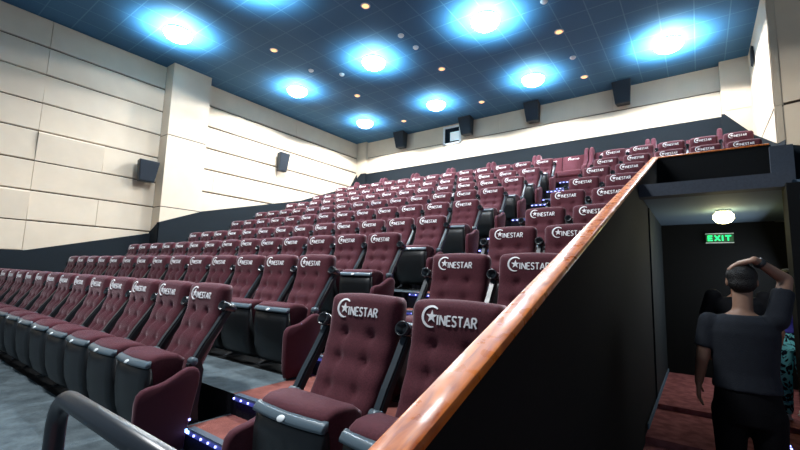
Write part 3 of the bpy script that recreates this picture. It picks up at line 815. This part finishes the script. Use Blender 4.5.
def hand(mb, wrist, d, side_, palm_n, curl, s=1.0, spread=.02):
    # palm box plus five bent fingers; d: direction of fingers, side_: towards the thumb, palm_n: direction the palm faces
    w = Vector(wrist); d = Vector(d).normalized(); t = Vector(side_); t = (t-d*t.dot(d)).normalized(); pn = d.cross(t)
    if pn.dot(Vector(palm_n)) < 0: pn = -pn
    for k in (-.028, -.010, .010, .028):
        a = w+t*k*.75*s; b = w+d*.085*s+t*k*s; limb(mb, [(*a, .016*s), (*b, .0145*s)], 10)
    for k, L_ in ((.031, .068), (.011, .078), (-.010, .072), (-.030, .056)):
        p = w+d*.09*s+t*k*s; dd = d.copy(); pts = [(*p, .0098*s)]
        for q in range(3):
            ang = curl*(q+1)*.5; dd = (d*cos(ang)+pn*sin(ang)+t*k*spread*10).normalized(); p = p+dd*L_*s*(.42, .32, .26)[q]; pts.append((*p, (.0092, .0085, .0075)[q]*s))
        limb(mb, pts, 8)
    p = w+d*.025*s+t*.030*s; pts = [(*p, .014*s)]; dd = (d*.6+t*.75+pn*.25).normalized()
    for L_, rr in ((.042, .012), (.030, .0105), (.024, .009)):
        p = p+dd*L_*s; pts.append((*p, rr*s)); dd = (dd+d*.35+pn*curl*.3).normalized()
    limb(mb, pts, 8)

M_SKIN = mat('skin', (138, 106, 88), .55, .35, noise=(30, .08))
M_SKIND = mat('skin_tan', (150, 108, 86), .55, .35, noise=(30, .08))
M_HAIR = mat('black_hair', (12, 11, 11), .5, .4, bump=(180, .8))
M_TEE = mat('dark_navy_tshirt', (38, 42, 49), .9, .15, noise=(25, .12), bump=(160, .25))
M_PANTS = mat('black_trousers', (15, 15, 18), .9, .1, bump=(120, .2))
M_SHOE = mat('dark_shoes', (24, 24, 26), .5, .4)

def head(mb, c, s=1, fy=1, tilt=0):
    # head faces +y*fy : skull, jaw, nose, brow, ears
    x, y, z = c
    mb.ell((x, y-.008*fy, z+.030*s), (.076*s, .094*s, .088*s), 20, 14)
    mb.ell((x, y+.022*fy, z-.040*s), (.058*s, .066*s, .074*s), 18, 12)
    mb.ell((x, y+.046*fy, z-.088*s), (.030*s, .028*s, .022*s), 12, 8)
    mb.ell((x, y+.094*fy, z-.018*s), (.013*s, .018*s, .024*s), 10, 8)
    mb.ell((x, y+.080*fy, z+.020*s), (.050*s, .014*s, .012*s), 12, 8)
    mb.ell((x, y+.080*fy, z-.056*s), (.024*s, .012*s, .010*s), 12, 8)
    for q in (-1, 1):
        mb.ell((x+q*.078*s, y-.005*fy, z-.008*s), (.011*s, .020*s, .032*s), 10, 8)
def eyes(parent, c, s=1, fy=1):
    for q in (-1, 1):
        m = MB(); m.ell((c[0]+q*.030*s, c[1]+.078*fy*s, c[2]+.002*s), (.012*s, .010*s, .008*s), 12, 8); m.build('eye', M_WHT, parent, smooth=True)

def person(loc, name, label, shirt, pants, skin, arms, H=1.0, rz_=0, hair='short', sleeve=True, hand_curl=.5):
    e = empty(name, loc, label, 'person', None, rz_)
    hc = (arms.get('head', (0, .02, 1.655)))
    b = MB()
    torso(b, [(.86, 0, .145, .10, 0), (.95, 0, .165, .110, 0), (1.05, 0, .150, .100, 0), (1.18, .0, .152, .102, 0), (1.32, .0, .170, .110, 0), (1.42, 0, .165, .100, 0), (1.48, 0, .11, .075, 0), (1.52, .0, .055, .055, 0)])
    limb(b, [(0, .0, 1.46, .062), (hc[0]*.6, .008, 1.54, .056), (hc[0], hc[1]-.01, hc[2]-.06, .055)])
    head(b, hc)
    for s in (-1, 1):
        limb(b, [(s*.09, 0, .88, .078), (s*.105, .005, .50, .058), (s*.11, -.015, .32, .055), (s*.115, -.01, .08, .038)])
        b.ell((s*.12, .06, .045), (.045, .125, .042), 14, 8)
    for k in ('L', 'R'):
        pts = arms[k]; limb(b, [(*p, r) for p, r in zip(pts, (.052, .040, .026))])
        hd = arms['hand'+k]; hand(b, pts[2], hd[0], hd[1], hd[2], hd[3])
    remeshed(b, 'body', skin, e, .0085, 4)
    t = MB()
    torso(t, [(1.01, 0, .186, .132, 0), (1.05, 0, .180, .126, 0), (1.12, 0, .170, .118, 0), (1.25, 0, .182, .122, 0), (1.38, 0, .195, .125, 0), (1.45, 0, .172, .110, 0), (1.495, 0, .105, .082, 0)])
    for k in ('L', 'R'):
        p = arms[k]; a = Vector(p[0]); c = Vector(p[1]); m = a.lerp(c, .72)
        limb(t, [(*a, .066), (*a.lerp(c, .35), .064)]); t.tube(a.lerp(c, .3), m, .064, .062, 16)
    remeshed(t, 'shirt', shirt, e, .011, 5)
    p = MB()
    torso(p, [(.80, 0, .180, .125, 0), (.90, 0, .184, .128, 0), (1.04, 0, .166, .116, 0)])
    for s in (-1, 1): limb(p, [(s*.095, 0, .86, .103), (s*.105, .005, .50, .075), (s*.11, -.01, .30, .068), (s*.113, -.008, .10, .062)])
    remeshed(p, 'trousers', pants, e, .012, 5)
    h = MB()
    x, y, z = hc
    h.ell((x, y-.020, z+.040), (.086, .094, .088), 20, 14); h.ell((x, y-.045, z-.010), (.078, .066, .070), 18, 12)
    if hair == 'long':
        h.ell((x, y-.06, z-.10), (.085, .05, .13), 16, 10)
    remeshed(h, 'hair', M_HAIR, e, .008, 3)
    for s in (-1, 1):
        f = MB(); f.ell((s*.12, .06, .045), (.05, .135, .05), 16, 10); f.box(s*.12-.045, s*.12+.045, -.06, .17, 0, .02)
        remeshed(f, 'shoe', M_WHT if hair == 'long' else M_SHOE, e, .01, 3)
    eyes(e, hc)
    return e
# man seen from behind, right hand laid on his head
MX, MY, MZ = .215, 3.60, -1.70
man = person((MX, MY, MZ), 'person', 'man seen from behind in dark t-shirt and black trousers, one hand on his head', M_TEE, M_PANTS, M_SKIN,
    {'L': [(-.175, 0, 1.435), (-.225, -.02, 1.19), (-.255, .07, 1.00)], 'handL': ((-.05, .15, -1), (0, 1, 0), (1, 0, 0), .45),
     'R': [(.175, 0, 1.47), (.245, .10, 1.735), (.085, -.02, 1.86)], 'handR': ((-1, .10, -.28), (.1, 1, .2), (0, 0, -1), .45), 'head': (.015, .04, 1.715)})
mb = MB(); w1 = Vector((.245, .10, 1.735)).lerp(Vector((.085, -.02, 1.86)), .84); dd = (Vector((.085, -.02, 1.86))-Vector((.245, .10, 1.735))).normalized()
mb.tube(w1-dd*.014, w1+dd*.014, .034, .034, 20); mb.build('wristwatch', M_BLK, man, smooth=True)
# dark clothed companion in front of him
comp = person((.30, 5.2, -1.70), 'person', 'person in black clothes half hidden in front of the man in the passage', mat('black_jacket', (19, 20, 24), .85, .2), M_PANTS, M_SKIND,
    {'L': [(-.19, 0, 1.50), (-.27, .02, 1.22), (-.24, .12, 1.0)], 'handL': ((0, .5, -1), (0, 1, 0), (1, 0, 0), .6),
     'R': [(.18, 0, 1.50), (.26, .02, 1.2), (.24, .12, 1.0)], 'handR': ((0, .5, -1), (0, 1, 0), (-1, 0, 0), .6), 'head': (.0, .02, 1.66)})
comp.scale = (1.06, 1.06, 1.05)
# person in bright clothes at the right edge of the passage
def bright_pattern():
    m = mat('cyan_patterned_cloth', (120, 210, 215), .8, .2)
    nt = m.node_tree; b = nt.nodes['Principled BSDF']; tc = nt.nodes.new('ShaderNodeTexCoord')
    v = nt.nodes.new('ShaderNodeTexNoise'); v.inputs['Scale'].default_value = 9; v.inputs['Distortion'].default_value = 2
    cr = nt.nodes.new('ShaderNodeValToRGB'); e = cr.color_ramp.elements
    e[0].position = .46; e[0].color = (*lin((12, 24, 40)), 1); e[1].position = .52; e[1].color = (*lin((130, 225, 230)), 1)
    nt.links.new(tc.outputs['Object'], v.inputs['Vector']); nt.links.new(v.outputs['Fac'], cr.inputs[0]); nt.links.new(cr.outputs[0], b.inputs['Base Color'])
    return m
person((.87, 6.9, -1.58), 'person', 'person in purple-blue top and cyan patterned trousers at the right edge of the passage', mat('purple_blue_top', (74, 72, 160), .8, .2, noise=(12, .3), second=(40, 36, 120)), bright_pattern(), M_SKIND,
    {'L': [(-.17, 0, 1.43), (-.20, .04, 1.17), (-.14, .16, 1.05)], 'handL': ((.3, 1, 0), (0, 0, 1), (1, 0, 0), .5),
     'R': [(.17, 0, 1.43), (.20, .04, 1.17), (.14, .16, 1.05)], 'handR': ((-.3, 1, 0), (0, 0, 1), (-1, 0, 0), .5), 'head': (.0, .02, 1.655)}, rz_=R_(20), hair='long')
